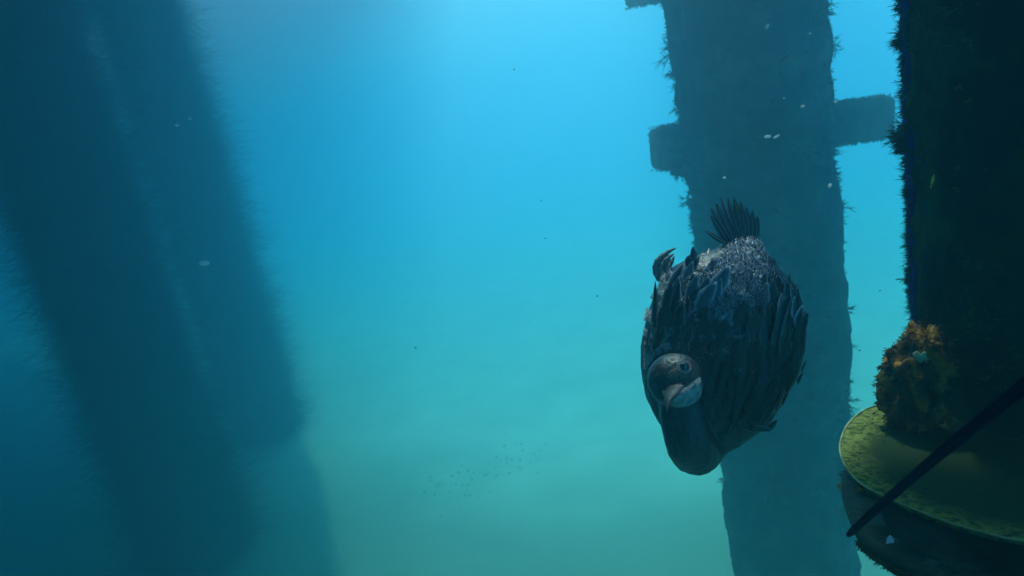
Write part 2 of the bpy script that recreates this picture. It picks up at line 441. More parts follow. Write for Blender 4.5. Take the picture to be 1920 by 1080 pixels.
for i in range(m_):
    i2 = (i + 1) % m_; f.append((i2, i, b0 + i, b0 + i2)); f.append((b0 + i2, b0 + i, b0 + m_ + i, b0 + m_ + i2))
f.append(tuple(b0 + m_ + i for i in range(m_)))
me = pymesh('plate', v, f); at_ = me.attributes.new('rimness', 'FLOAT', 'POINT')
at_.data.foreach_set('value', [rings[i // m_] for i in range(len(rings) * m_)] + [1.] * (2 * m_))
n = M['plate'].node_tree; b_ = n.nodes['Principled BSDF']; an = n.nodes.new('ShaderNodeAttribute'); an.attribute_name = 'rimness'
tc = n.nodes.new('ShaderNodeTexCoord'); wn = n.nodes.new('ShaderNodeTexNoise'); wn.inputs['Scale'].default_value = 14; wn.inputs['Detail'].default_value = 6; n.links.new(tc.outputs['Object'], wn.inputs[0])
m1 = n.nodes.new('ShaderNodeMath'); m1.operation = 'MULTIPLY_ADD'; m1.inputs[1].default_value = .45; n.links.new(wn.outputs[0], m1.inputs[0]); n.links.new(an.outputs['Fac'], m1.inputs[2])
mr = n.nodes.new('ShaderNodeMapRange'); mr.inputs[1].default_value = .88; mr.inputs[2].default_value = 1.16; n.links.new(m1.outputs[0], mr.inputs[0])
mx = n.nodes.new('ShaderNodeMixRGB'); mx.inputs[1].default_value = (.045, .075, .022, 1); n.links.new(mr.outputs[0], mx.inputs[0])  # shade over the plate's middle painted as a darker colour inside the rim
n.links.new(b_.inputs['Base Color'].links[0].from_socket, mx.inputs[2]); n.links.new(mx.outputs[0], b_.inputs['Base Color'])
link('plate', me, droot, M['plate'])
V = []; Fc = []
pts = [plate_pt(p.x, p.y) + nrmp * .001 - O for p in outl]; pts.append(pts[0].copy())
tube(V, Fc, pts, [.0017] * len(pts), 8, False)
link('rim', pymesh('rim', V, Fc), droot, M['rim'])
# small pits and barnacle scabs on the plate near the rim
P = []
for _ in range(190):
    i = random.randrange(0, 66); p = ctr.lerp(outl[i], 1 - abs(random.gauss(0, .10)) - .015)
    if p.y > 900 and random.random() < .5: continue
    P.append(plate_pt(p.x, p.y) - nrmp * .003 - O)
growth_obj('scabs', [tufts(P, [nrmp] * len(P), RNG.uniform(.002, .006, len(P)), 4, .0011, .9, 0)], M['tuft_dark'], droot)
# bowl below
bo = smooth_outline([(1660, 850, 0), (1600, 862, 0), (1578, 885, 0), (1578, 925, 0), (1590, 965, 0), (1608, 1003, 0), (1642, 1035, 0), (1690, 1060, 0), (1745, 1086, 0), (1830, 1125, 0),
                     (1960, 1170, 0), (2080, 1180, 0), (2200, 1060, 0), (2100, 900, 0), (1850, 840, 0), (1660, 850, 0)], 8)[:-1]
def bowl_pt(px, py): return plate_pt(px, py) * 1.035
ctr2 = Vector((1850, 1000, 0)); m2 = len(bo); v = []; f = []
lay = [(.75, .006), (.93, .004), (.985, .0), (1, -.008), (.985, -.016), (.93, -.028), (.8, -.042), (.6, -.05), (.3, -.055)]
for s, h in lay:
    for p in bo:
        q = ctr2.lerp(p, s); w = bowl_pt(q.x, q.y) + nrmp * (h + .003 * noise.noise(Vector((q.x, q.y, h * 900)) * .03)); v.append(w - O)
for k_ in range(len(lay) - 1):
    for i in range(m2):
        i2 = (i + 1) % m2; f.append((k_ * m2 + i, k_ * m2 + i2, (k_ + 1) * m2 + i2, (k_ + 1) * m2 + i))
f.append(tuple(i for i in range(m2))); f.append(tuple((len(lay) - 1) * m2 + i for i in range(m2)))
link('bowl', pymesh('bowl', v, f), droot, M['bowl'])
P = []; D = []
for _ in range(160):
    i = random.choice(list(range(8, 22)) + list(range(40, 58)) * 2); p = bo[i % m2]
    dd = (bowl_pt(p.x, p.y) - bowl_pt(ctr2.x, ctr2.y)).normalized()
    P.append(bowl_pt(p.x, p.y) - nrmp * .012 - O - dd * .004); D.append(dd)
for _ in range(40):
    P.append(bowl_pt(random.uniform(1605, 1660), random.uniform(915, 935)) + nrmp * .008 - O); D.append(nrmp)
growth_obj('edge_growth', [tufts(P, D, .011 * RNG.uniform(.4, 1.1, len(P)), 5, .0011, .6, 1)], M['tuft_brown'], droot)

# small pale shell chip on the bowl
v = []; f = []
pw = bowl_pt(1669, 1025) + nrmp * .012
for i, (a_, b_) in enumerate(((0, 6), (4, 3), (6, 0), (5, -4), (0, -3), (-5, -5), (-4, 1))):
    v.append(R * a_ * .0011 + U * b_ * .0011); v.append(R * a_ * .0011 + U * b_ * .0011 - nrmp * .003)
k = 7
v.append(nrmp * .002); f = [(2 * i, 2 * ((i + 1) % k), 2 * k) for i in range(k)] + [(2 * i, 2 * i + 1, 2 * ((i + 1) % k) + 1, 2 * ((i + 1) % k)) for i in range(k)] + [tuple(2 * i + 1 for i in range(k))]
o = link('shell_chip', pymesh('shell_chip', v, f, False), None, M['white_flake']); o.location = pw
tag(o, 'bright pale shell chip on the dark bowl under the round plate', 'shell')

# ------------------------------------------------------------------ rod in front of the plate
M['rod'] = mat('rod', [(.35, (.002, .004, .025)), (.65, (.004, .007, .04))], 60, 1., 5, .3, 200, .0)
V = []; Fc = []
a, b = at(1591, 1003, .80), at(1990, 668, .345)
pts = [a.lerp(b, i / 24) + Vector((0, 0, 1)) * .004 * math.sin(i / 24 * math.pi) for i in range(25)]
tube(V, Fc, [p - a for p in pts], [.0030] + [.0043 + .00025 * noise.noise(p * 60) for p in pts[1:]], 16)
o = link('rod', pymesh('rod', V, Fc), None, M['rod']); o.location = a
tag(o, 'thin dark navy rod slanting up to the right across the round plate', 'rod')

# ------------------------------------------------------------------ little yellow fish and other tiny swimmers
M['yellow'] = mat('yellow', [(.3, (.55, .45, .02)), (.7, (.8, .68, .05))], 30, .5, 3, transl=.0)
M['dull_fish'] = mat('dull_fish', [(.3, (.10, .13, .12)), (.7, (.22, .25, .2))], 5, .6, 2)
def fish_geo(V, Fc, p, d, ln, side, fat=.2, seg=8):
    up = d.cross(side).normalized(); b0 = len(V)
    prof = [(0, .02), (.1, .55), (.3, 1), (.5, .9), (.72, .45), (.84, .18)]
    for t, h in prof:
        for q in range(seg):
            a_ = q / seg * 6.2832
            V.append(p + d * (.5 - t) * ln + up * math.cos(a_) * h * fat * ln * .5 + side * math.sin(a_) * h * fat * ln * .28)
    for i in range(len(prof) - 1):
        for q in range(seg):
            q2 = (q + 1) % seg; s = b0 + i * seg; Fc.append((s + q, s + q2, s + seg + q2, s + seg + q))
    b1 = len(V)
    for w in (-1, 1):
        V.extend([p - d * .3 * ln + side * w * .004 * ln, p - d * .5 * ln + up * .14 * ln + side * w * .004 * ln, p - d * .44 * ln, p - d * .5 * ln - up * .14 * ln + side * w * .004 * ln])
    Fc.extend([(b1, b1 + 1, b1 + 2, b1 + 3), (b1 + 7, b1 + 6, b1 + 5, b1 + 4)])
fp = at(1748, 340, 1.02)
froot = empty('small_fish', fp); tag(froot, 'tiny yellow fish in front of the black pile', 'fish')
V = []; Fc = []; dd = (R * .25 + U).normalized(); sdv = (-F + R * .5).normalized(); sdv = (sdv - dd * sdv.dot(dd)).normalized()
fish_geo(V, Fc, Vector((0, 0, 0)), dd, .024, sdv, .3, 12)
link('body', pymesh('body', V, Fc), froot, M['yellow'])
V = []; Fc = []
for i in range(64):                           # faint school low in the middle distance
    t = random.random()
    px = 800 + 210 * t + random.gauss(0, 16); py = 925 - 75 * t + random.gauss(0, 20)
    d = (R * random.gauss(.8, .25) + U * random.gauss(.6, .25) + F * random.gauss(0, .3)).normalized()
    sdv = d.cross(Vector((0, 0, 1))).normalized()
    fish_geo(V, Fc, at(px, py, random.uniform(6.4, 7.6)), d, random.uniform(.025, .045), sdv, .3, 5)
tag(link('fish_school', pymesh('fish_school', V, Fc, False), None, M['dull_fish']), 'faint school of tiny fish low in the murky water', kind='stuff')
V = []; Fc = []
for px, py in ((1015, 376), (964, 130), (1120, 555), (779, 652), (1650, 545), (1612, 657), (1022, 447)):
    p = at(px, py, random.uniform(1.5, 2.2)); b = len(V)
    bm = bmesh.new(); bmesh.ops.create_icosphere(bm, subdivisions=1, radius=.0032)
    for q in bm.verts: V.append(p + Vector((q.co.x * random.uniform(.6, 1.4), q.co.y, q.co.z * .6)))
    for fc in bm.faces: Fc.append(tuple(b + q.index for q in fc.verts))
    bm.free()
tag(link('drifting_specks', pymesh('drifting_specks', V, Fc, False), None, M['tuft_dark']), 'dark specks drifting in the water', kind='stuff')

M['jelly0'] = mat('snow', [(.3, (.3, .38, .38)), (.7, (.5, .6, .6))], 60, .7, 2, transl=.4)
V = []; Fc = []
for i in range(55):
    p = at(random.uniform(60, 1640), random.uniform(20, 1060), random.uniform(1.2, 4.)); b = len(V); rr = random.uniform(.0006, .0016) * p.dot(F) ** .5
    for q in ((1, 0, 0), (-1, 0, 0), (0, 1, 0), (0, -1, 0), (0, 0, 1), (0, 0, -1)): V.append(p + Vector(q) * rr * random.uniform(.6, 1.5))
    for q in ((0, 2, 4), (2, 1, 4), (1, 3, 4), (3, 0, 4), (2, 0, 5), (1, 2, 5), (3, 1, 5), (0, 3, 5)): Fc.append(tuple(b + z_ for z_ in q))
tag(link('marine_snow', pymesh('marine_snow', V, Fc), None, M['jelly0']), 'tiny pale flecks drifting through the water', kind='stuff')
# bubbles
M['bubble'] = bpy.data.materials.new('bubble'); M['bubble'].use_nodes = True
b_ = M['bubble'].node_tree.nodes['Principled BSDF']; b_.inputs['Base Color'].default_value = (.95, .96, .97, 1); b_.inputs['Roughness'].default_value = .15; b_.inputs['Specular IOR Level'].default_value = 1.
n_ = M['bubble'].node_tree; tb = n_.nodes.new('ShaderNodeBsdfTranslucent'); tb.inputs[0].default_value = (.95, .96, .97, 1); mb = n_.nodes.new('ShaderNodeMixShader'); mb.inputs[0].default_value = .5
n_.links.new(b_.outputs[0], mb.inputs[1]); n_.links.new(tb.outputs[0], mb.inputs[2]); n_.links.new(mb.outputs[0], n_.nodes['Material Output'].inputs[0])
bm = bmesh.new(); bmesh.ops.create_icosphere(bm, subdivisions=3, radius=1); bme = bpy.data.meshes.new('bubble'); bm.to_mesh(bme); bm.free()
bme.polygons.foreach_set('use_smooth', [True] * len(bme.polygons)); bme.materials.append(M['bubble'])
BL = [(1438, 50, 5.5, 3.2, 55, 'slanted silvery bubble nearest the top of the grey pile'),
      (1518, 63, 3.2, 2.2, 20, 'tiny silvery bubble high on the right side of the grey pile'),
      (1470, 184, 2, 1.6, 0, 'faint tiny bubble left of the bubble at crossbeam height'),
      (1505, 199, 4.2, 2.6, 15, 'small silvery bubble level with the right crossbeam stub'),
      (1439, 256, 6, 3.2, 5, 'bright oval bubble, left one of the close pair'),
      (1456, 256, 6.5, 2.2, 28, 'bright thin bubble, right one of the close pair'),
      (1358, 333, 2.8, 2.2, 0, 'small white bubble just above the bird tail'),
      (1567, 191, 3, 2.2, 0, 'tiny bubble at the corner of the pile and right crossbeam stub'),
      (1556, 348, 4, 3.4, 60, 'dim bubble at the right edge of the grey pile'),
      (332, 235, 3.5, 2.6, 0, 'faint pale bubble left of its neighbour on the far left pile'),
      (356, 223, 3, 2, 0, 'faint small bubble upper right of its neighbour on the far left piles'),
      (383, 494, 9, 4.6, 5, 'largest hazy bubble, low in front of the far left piles')]
for px, py, sx, sy, an, lab in BL:
    z = 1.4 if px > 600 else 2.2
    o = bpy.data.objects.new('bubble', bme); C.objects.link(o)
    k = z / FP; rot = CAMROT.to_3x3() @ Matrix.Rotation(math.radians(an), 3, 'Z')
    o.matrix_world = Matrix.Translation(at(px, py, z)) @ rot.to_4x4() @ Matrix.Diagonal((sx * k * 1.1, sy * k * 1.0, sy * k, 1))
    tag(o, lab, 'bubble', 'silvery bubbles drifting in the water')
# wispy jelly
M['jelly'] = mat('jelly', [(.3, (.35, .45, .45)), (.7, (.6, .7, .7))], 60, .5, 4, transl=.5)
V = []; Fc = []
jp = [at(x, y, 1.4) for x, y in ((1455, 130), (1462, 119), (1468, 112), (1476, 107), (1484, 104))]
o0 = jp[2]
tube(V, Fc, [p - o0 for p in catmull(jp, 5)], [.0008 + .0009 * i / 20 for i in range(21)], 6)
for _ in range(9):
    q0 = jp[3] + R * random.uniform(-.01, .012) + U * random.uniform(-.008, .006) - o0; q1 = q0 + (R * random.gauss(0, 1) + U * random.gauss(0, 1)).normalized() * .012
    tube(V, Fc, [q0, q0.lerp(q1, .5) + R * .001, q1], [.0006, .0006, .0002], 5)
o = link('jelly_strand', pymesh('jelly_strand', V, Fc, False), None, M['jelly']); o.location = o0
tag(o, 'thin pale wispy strand drifting in front of the grey pile', 'strand')

# ================================================================== THE BIRD
BD = 1.15
borig = at(1350, 670, BD)
BM = Matrix.Translation(borig) @ CAMROT
BI = BM.inverted()
bird = empty('cormorant', borig); bird.matrix_world = BM
tag(bird, 'dark cormorant diving head down, neck looped and face turned to the camera', 'bird')
def bl(px, py, z=0.):
    """bird-local point seen at pixel (px, py), z metres nearer than the bird's mid-plane"""
    return BI @ at(px, py, BD - z)

ROWS = [  # py, left, right, half thickness, z centre
    (446, 1388, 1412, .010, -.005), (452, 1366, 1424, .020, -.005), (466, 1342, 1432, .034, -.002), (482, 1300, 1442, .050, 0), (498, 1268, 1455, .063, 0),
    (520, 1247, 1477, .076, 0), (550, 1231, 1492, .087, 0), (585, 1217, 1501, .095, 0), (620, 1208, 1503, .100, 0), (655, 1204, 1501, .101, 0), (690, 1204, 1491, .099, 0),
    (720, 1207, 1477, .094, 0), (750, 1214, 1461, .086, 0), (778, 1227, 1444, .076, 0), (800, 1240, 1424, .066, .002), (820, 1253, 1396, .055, .005), (838, 1265, 1364, .043, .01), (852, 1276, 1348, .03, .015), (862, 1290, 1335, .015, .02)]
V = []; Fc = []; seg = 56
def ring_interp(t):
    i = min(int(t), len(ROWS) - 2); u = t - i; a_, b_ = ROWS[i], ROWS[i + 1]
    return [a_[k_] * (1 - u) + b_[k_] * u for k_ in range(5)]
nr_ = (len(ROWS) - 1) * 4
for i in range(nr_ + 1):
    py, l_, r_, h_, zc = ring_interp(i / 4)
    for q in range(seg):
        a_ = q / seg * 6.2832; ca, sa = math.cos(a_), math.sin(a_)
        sx = math.copysign(abs(ca) ** .92, ca); sz = math.copysign(abs(sa) ** .92, sa)
        p = bl((l_ + r_) / 2, py, 0); e = bl(r_, py, 0); hw = (e - p).length
        V.append(p + Vector((hw * sx, 0, 0)) + Vector((0, 0, zc + h_ * sz)))
for i in range(nr_):
    for q in range(seg):
        q2 = (q + 1) % seg; Fc.append((i * seg + q, (i + 1) * seg + q, (i + 1) * seg + q2, i * seg + q2))
Fc.append(tuple(range(seg))); Fc.append(tuple(nr_ * seg + q for q in range(seg))[::-1])
# neck: down from the head, round the bend, back up into the breast
npts = [bl(1268, 712, .110), bl(1272, 745, .108), bl(1281, 785, .104), bl(1289, 820, .095), bl(1300, 844, .055), bl(1311, 838, .02), bl(1325, 805, 0)]
nrad = [.030, .0345, .0380, .0400, .0425, .045, .05]
tube(V, Fc, catmull(npts, 6), [nrad[min(int(i / 6), 6)] + (nrad[min(int(i / 6) + 1, 6)] - nrad[min(int(i / 6), 6)]) * ((i % 6) / 6) for i in range(37)], 28)
# head
hc = bl(1266, 713, .152); hv = len(V); HR = .0455
for i in range(1, 24):
    th = i / 24 * math.pi
    for q in range(36):
        ph = q / 36 * 6.2832
        V.append(hc + Vector((HR * 1.0 * math.sin(th) * math.cos(ph), HR * .98 * math.cos(th), HR * .9 * math.sin(th) * math.sin(ph))))
for i in range(22):
    for q in range(36):
        q2 = (q + 1) % 36; s = hv + i * 36; Fc.append((s + q, s + q2, s + 36 + q2, s + 36 + q))
Fc.append(tuple(hv + q for q in range(36))[::-1]); Fc.append(tuple(hv + 22 * 36 + q for q in range(36)))
tmp = bpy.data.objects.new('tmp', pymesh('tmp', V, Fc)); C.objects.link(tmp)
bmx = bmesh.new(); bmx.from_mesh(tmp.data); bmesh.ops.recalc_face_normals(bmx, faces=bmx.faces); bmx.to_mesh(tmp.data); bmx.free()
rm = tmp.modifiers.new('r', 'REMESH'); rm.mode = 'VOXEL'; rm.voxel_size = .0028
sm = tmp.modifiers.new('s', 'SMOOTH'); sm.iterations = 7; sm.factor = .5
dg = bpy.context.evaluated_depsgraph_get()
bme_ = bpy.data.meshes.new_from_object(tmp.evaluated_get(dg)); bpy.data.objects.remove(tmp)
bme_.name = 'body'
HCP = hc
nv_ = len(bme_.vertices); co = np.empty(nv_ * 3, 'f4'); no_ = np.empty(nv_ * 3, 'f4')
bme_.vertices.foreach_get('co', co); bme_.vertex_normals.foreach_get('vector', no_)
co = co.reshape(-1, 3); no_ = no_.reshape(-1, 3)      # soft plumage relief, streaked along the body
hh = np.array([0. if (Vector(c) - HCP).length < .055 else noise.fractal(Vector((c[0] * 55, c[1] * 22, c[2] * 55)), 1, 2, 4) * .0022 for c in co.tolist()])
bme_.vertices.foreach_set('co', (co + no_ * hh[:, None]).reshape(-1).astype('f4'))
bme_.polygons.foreach_set('use_smooth', [True] * len(bme_.polygons)); bme_.update()

def plumage(name, zones):
    m = bpy.data.materials.new(name); m.use_nodes = True; n = m.node_tree; b = n.nodes['Principled BSDF']
    tc = n.nodes.new('ShaderNodeTexCoord'); mp = n.nodes.new('ShaderNodeMapping'); mp.inputs['Scale'].default_value = (1, .5, 1)
    n.links.new(tc.outputs['Object'], mp.inputs[0])
    n1 = n.nodes.new('ShaderNodeTexNoise'); n1.inputs['Scale'].default_value = 170; n1.inputs['Detail'].default_value = 6; n.links.new(mp.outputs[0], n1.inputs[0])
    cr1 = n.nodes.new('ShaderNodeValToRGB'); cr1.color_ramp.elements[0].position = .40; cr1.color_ramp.elements[1].position = .66
    cr1.color_ramp.elements[0].color = (*zones[0], 1); cr1.color_ramp.elements[1].color = (*zones[1], 1)
    n.links.new(n1.outputs[0], cr1.inputs[0]); n.links.new(cr1.outputs[0], b.inputs['Base Color'])
    b.inputs['Roughness'].default_value = .42; b.inputs['Specular IOR Level'].default_value = .6
    bp_ = n.nodes.new('ShaderNodeBump'); bp_.inputs['Strength'].default_value = .8; bp_.inputs['Distance'].default_value = .003
    n.links.new(n1.outputs[0], bp_.inputs['Height']); n.links.new(bp_.outputs[0], b.inputs['Normal'])
    hd = n.nodes.new('ShaderNodeVectorMath'); hd.operation = 'DISTANCE'; hd.inputs[1].default_value = tuple(HCP); n.links.new(tc.outputs['Object'], hd.inputs[0])
    mr = n.nodes.new('ShaderNodeMapRange'); mr.inputs[1].default_value = .038; mr.inputs[2].default_value = .056; mr.inputs[3].default_value = 1; mr.inputs[4].default_value = 0; n.links.new(hd.outputs['Value'], mr.inputs[0])
    n2 = n.nodes.new('ShaderNodeTexNoise'); n2.inputs['Scale'].default_value = 85; n2.inputs['Detail'].default_value = 5; n.links.new(tc.outputs['Object'], n2.inputs[0])
    cr2 = n.nodes.new('ShaderNodeValToRGB'); cr2.color_ramp.elements[0].position = .38; cr2.color_ramp.elements[1].position = .68
    cr2.color_ramp.elements[0].color = (.012, .018, .022, 1); cr2.color_ramp.elements[1].color = (.09, .12, .125, 1); n.links.new(n2.outputs[0], cr2.inputs[0])
    mx = n.nodes.new('ShaderNodeMixRGB'); n.links.new(mr.outputs[0], mx.inputs[0]); n.links.new(cr1.outputs[0], mx.inputs[1]); n.links.new(cr2.outputs[0], mx.inputs[2])
    n.links.new(mx.outputs[0], b.inputs['Base Color'])
    return m
M['plumage'] = plumage('plumage', ((.008, .012, .018), (.035, .05, .07)))
body = link('body', bme_, bird, M['plumage'])
bvh = BVHTree.FromPolygons([v_.co for v_ in bme_.vertices], [tuple(p_.vertices) for p_ in bme_.polygons])
def surf(px, py):
    """front surface of the bird under a pixel, in bird space"""
    o_ = BI @ Vector((0, 0, 0)); t_ = bl(px, py, 0)
    loc, nr2, _, _ = bvh.ray_cast(o_, (t_ - o_).normalized())
    return (loc, nr2) if loc is not None else (None, None)

# feather material: dark vane, pale edges and tip (uses the feather's own coordinates)
def feather_mat(name, dark, edge, k0, k1, rough=.45):
    m = bpy.data.materials.new(name); m.use_nodes = True; n = m.node_tree; b = n.nodes['Principled BSDF']
    uv = n.nodes.new('ShaderNodeUVMap'); sp = n.nodes.new('ShaderNodeSeparateXYZ'); n.links.new(uv.outputs[0], sp.inputs[0])
    no = n.nodes.new('ShaderNodeTexNoise'); no.inputs['Scale'].default_value = 260; no.inputs['Detail'].default_value = 4
    tc = n.nodes.new('ShaderNodeTexCoord'); n.links.new(tc.outputs['Object'], no.inputs[0])
    ad_ = n.nodes.new('ShaderNodeMath'); ad_.operation = 'MULTIPLY_ADD'; ad_.inputs[1].default_value = .55; n.links.new(no.outputs[0], ad_.inputs[0]); n.links.new(sp.outputs[0], ad_.inputs[2])
    mr = n.nodes.new('ShaderNodeMapRange'); mr.inputs[1].default_value = k0; mr.inputs[2].default_value = k1; n.links.new(ad_.outputs[0], mr.inputs[0])
    mx = n.nodes.new('ShaderNodeMixRGB'); mx.inputs[1].default_value = (*dark, 1); mx.inputs[2].default_value = (*edge, 1)
    n.links.new(mr.outputs[0], mx.inputs[0]); n.links.new(mx.outputs[0], b.inputs['Base Color'])
    b.inputs['Roughness'].default_value = .34; b.inputs['Specular IOR Level'].default_value = .9
    tl = n.nodes.new('ShaderNodeBsdfTranslucent'); ms = n.nodes.new('ShaderNodeMixShader'); ms.inputs[0].default_value = .35
    n.links.new(mx.outputs[0], tl.inputs[0]); n.links.new(b.outputs[0], ms.inputs[1]); n.links.new(tl.outputs[0], ms.inputs[2]); n.links.new(ms.outputs[0], n.nodes['Material Output'].inputs[0])
    return m
M['feather'] = feather_mat('feather', (.010, .014, .022), (.24, .32, .42), .85, 1.3)
M['feather_dark'] = feather_mat('feather_dark', (.008, .009, .012), (.05, .055, .06), .95, 1.35)
M['feather_pale'] = feather_mat('feather_pale', (.09, .13, .19), (.60, .72, .85), .8, 1.2)  # paler feather copy, silvery upper-back highlights put into its colour
M['flight'] = feather_mat('flight', (.010, .014, .022), (.20, .26, .34), .95, 1.4)
M['shaft'] = mat('feather_shaft', [(.3, (.28, .30, .30)), (.7, (.42, .44, .42))], 40, .4, 2)

def feather_mesh(name, ln, w, pts=9, point=.55, curl=.10):
    """vane lying in xy, root at origin, tip at +y, u = distance from the rachis (0..1)"""
    v = []; f = []; uvs = []; cols = [-1, -.55, 0, .55, 1]
    for j in range(pts + 1):
        t = j / pts
        wd = w * .5 * (min(1, .25 + t * 2.4)) * (max(0., 1 - t ** (2.2 + 2 * (1 - point)))) ** (.6 + point * .5)
        for c in cols:
            jag = 1 + random.uniform(-.2, .12) * (abs(c) == 1)
            v.append((c * wd * jag, t * ln, curl * ln * t * t * .6 - abs(c) ** 2 * wd * .28)); uvs.append((max(abs(c), t ** 4), t))
    for j in range(pts):
        for i in range(4):
            q = j * 5 + i; f.append((q, q + 1, q + 6, q + 5))
    # thin underside
    b = len(v)
    v += [(x, y, z - .0006) for x, y, z in v]; uvs += list(uvs)
    f += [(b + q[3], b + q[2], b + q[1], b + q[0]) for q in list(f)]
    me = pymesh(name, v, f); ul = me.uv_layers.new(name='UVMap')
    for lp in me.loops: ul.data[lp.index].uv = uvs[lp.vertex_index]
    return me
def place(o, p, ydir, nrm, roll=0., sc=1.):
    y = (ydir - nrm * ydir.dot(nrm)).normalized(); x = y.cross(nrm).normalized()
    m3 = Matrix((x, y, nrm)).transposed() @ Matrix.Rotation(roll, 3, 'Y')
    o.matrix_local = Matrix.Translation(p) @ m3.to_4x4() @ Matrix.Diagonal((sc, sc, sc, 1))

TAILB = bl(1398, 452, 0)
scap = [feather_mesh('feather', .036, .019, 9, random.uniform(.5, 1.1), random.uniform(.05, .22)) for _ in range(9)]
for s_ in scap: s_.materials.append(M['feather'])
pale = [feather_mesh('feather', .040, .021, 9, random.uniform(.5, 1.1), random.uniform(.05, .22)) for _ in range(6)]
for s_ in pale: s_.materials.append(M['feather_pale'])
darkf = [feather_mesh('feather', .036, .020, 9, random.uniform(.4, .8), .10) for _ in range(3)]
for s_ in darkf: s_.materials.append(M['feather_dark'])
cnt = 0
row_y = 800
while row_y > 466:
    step = 21
    off = random.uniform(0, 20)
    xs = 1210 + off
    while xs < 1500:
        px = xs + random.uniform(-5, 5); py = row_y + random.uniform(-6, 6)
        xs += 23
        if (px - 1266) ** 2 + (py - 713) ** 2 < 72 ** 2 or (px < 1345 and py > 745): continue
        # leave the pale downy rump free: it narrows from the shoulders of the wings down to its point
        if py < 560 and abs(px - (1400 - (py - 500) * .5)) < 48 - (py - 500) * .45: continue
        loc, nn = surf(px, py)
        if loc is None or nn.z < (.34 if py > 520 else .0) or loc.z < -.01: continue
        me = random.choice(pale if (500 < py < 585 and px < 1350 and random.random() < .8) or (500 < py < 610 and random.random() < .25) else (darkf if py > 655 or (py > 600 and random.random() < .5) else scap))
        o = link('feather', me, bird)
        dr = (TAILB - loc); dr = Vector((dr.x * .45 + random.gauss(0, .022), abs(dr.y) * .6 + .04, 0))
        lift = random.uniform(.08, .26) if 520 < py < 640 and nn.z > .5 else random.uniform(.02, .08)
        nz = (nn - dr.normalized() * lift).normalized()
        place(o, loc + nn * .0022 - dr.normalized() * .012, dr, nz, random.gauss(0, .12), random.choice((.7, .9, 1.05, 1.25, 1.55)) * random.uniform(.9, 1.1) * (.75 if py > 690 or nn.z < .45 else 1))
        cnt += 1
    row_y -= 19
# folded wings: long flight feathers lying along both flanks
def wing(side, spots):
    w_ = empty('wing', (0, 0, 0)); w_.parent = bird
    for px, py, tx, ty, ln, wd in spots:
        loc, nn = surf(px, py)
        if loc is None: continue
        me = feather_mesh('flight_feather', ln, wd, 12, .45, .03); me.materials.append(M['flight'])
        o = link('flight_feather', me, w_)
        t2, _n = surf(tx, ty)
        d = ((t2 if t2 is not None else bl(tx, ty, 0)) - loc)
        place(o, loc + nn * .004, d, nn, side * .1)
wing(1, [(1462, 680, 1462, 545, .115, .024), (1448, 672, 1444, 548, .105, .022), (1432, 665, 1424, 555, .095, .022), (1470, 650, 1466, 550, .09, .020),
         ])
wing(-1, [(1222, 650, 1262, 520, .12, .022), (1232, 640, 1280, 515, .115, .024), (1248, 632, 1300, 515, .105, .024), (1266, 624, 1318, 520, .10, .024)])
# loose feather tips
for px, py, tx, ty, ln, wd in ((1386, 800, 1444, 795, .060, .016), (1286, 500, 1306, 467, .034, .022), (1300, 492, 1292, 464, .03, .014)):
    me = feather_mesh('feather', ln, wd, 8, .6, 0); me.materials.append(M['feather'])
    o = link('feather', me, bird); p = surf(px, py)[0]; p = bl(px, py, .02) if p is None else p + Vector((0, 0, .002)); q = bl(tx, ty, .012); place(o, p, q - p, Vector((0, 0, 1)))

# rump down: short wet tufts, silvery sheen painted as pale ones among dark
M['down_sheen'] = mat('down_sheen', [(.3, (.42, .52, .70)), (.7, (.80, .88, .97))], 90, .25, 3, spec=1., transl=.3)
M['down_dark'] = mat('down_dark', [(.3, (.02, .03, .05)), (.7, (.07, .10, .15))], 90, .25, 3, spec=1.)
for nm, mm, cnt_ in (('sheen_down', M['down_sheen'], 5200), ('dark_down', M['down_dark'], 3400)):
    P = []; D = []
    for _ in range(cnt_):
        py = random.uniform(447, 640); cxr = 1400 - (py - 450) * .27; hw = 22 + (py - 447) * .75 if py < 520 else max(14, 76 - (py - 520) * .35)
        px = random.gauss(cxr, hw * .5)
        if abs(px - cxr) > hw or (py > 540 and random.random() < (py - 540) / 110): continue
        loc, nn = surf(px, py)
        if loc is None: continue
        P.append(loc); D.append(Vector((random.gauss(0, .35), 1, 0)) * .8 + nn * random.uniform(.25, .8))
    growth_obj(nm, [blades(np.array(P), np.array(D), RNG.uniform(.003, .0085, len(P)), RNG.uniform(.0006, .0013, len(P)), .5)[0]], mm, bird)
# silvery sheen and mottling painted as pale flecks over back and left flank
P = []; D = []
for _ in range(9000):
    left = random.random() < .72
    if left: py = random.uniform(515, 715); px = 1212 + abs(random.gauss(0, 24)) + max(0, 560 - py) * .45
    else: px = random.gauss(1350, 55); py = random.gauss(585, 45)
    if noise.noise(Vector((px * .07, py * .045, 3))) < (-.12 if left else .14) or (px - 1266) ** 2 + (py - 713) ** 2 < 56 ** 2: continue
    loc, nn = surf(px, py)
    if loc is None: continue
    P.append(loc + nn * random.uniform(.001, .0045)); D.append(Vector((random.gauss(0, .4), 1, 0)) + nn * .5)
M['sheen_fleck'] = mat('sheen_fleck', [(.35, (.22, .26, .27)), (.48, (.52, .58, .58)), (.6, (.85, .9, .92))], 60, .3, 4, spec=.9, transl=.2)
growth_obj('sheen_flecks', [blades(np.array(P), np.array(D), RNG.uniform(.002, .0065, len(P)), RNG.uniform(.0005, .0011, len(P)), .5)[0]], M['sheen_fleck'], bird)
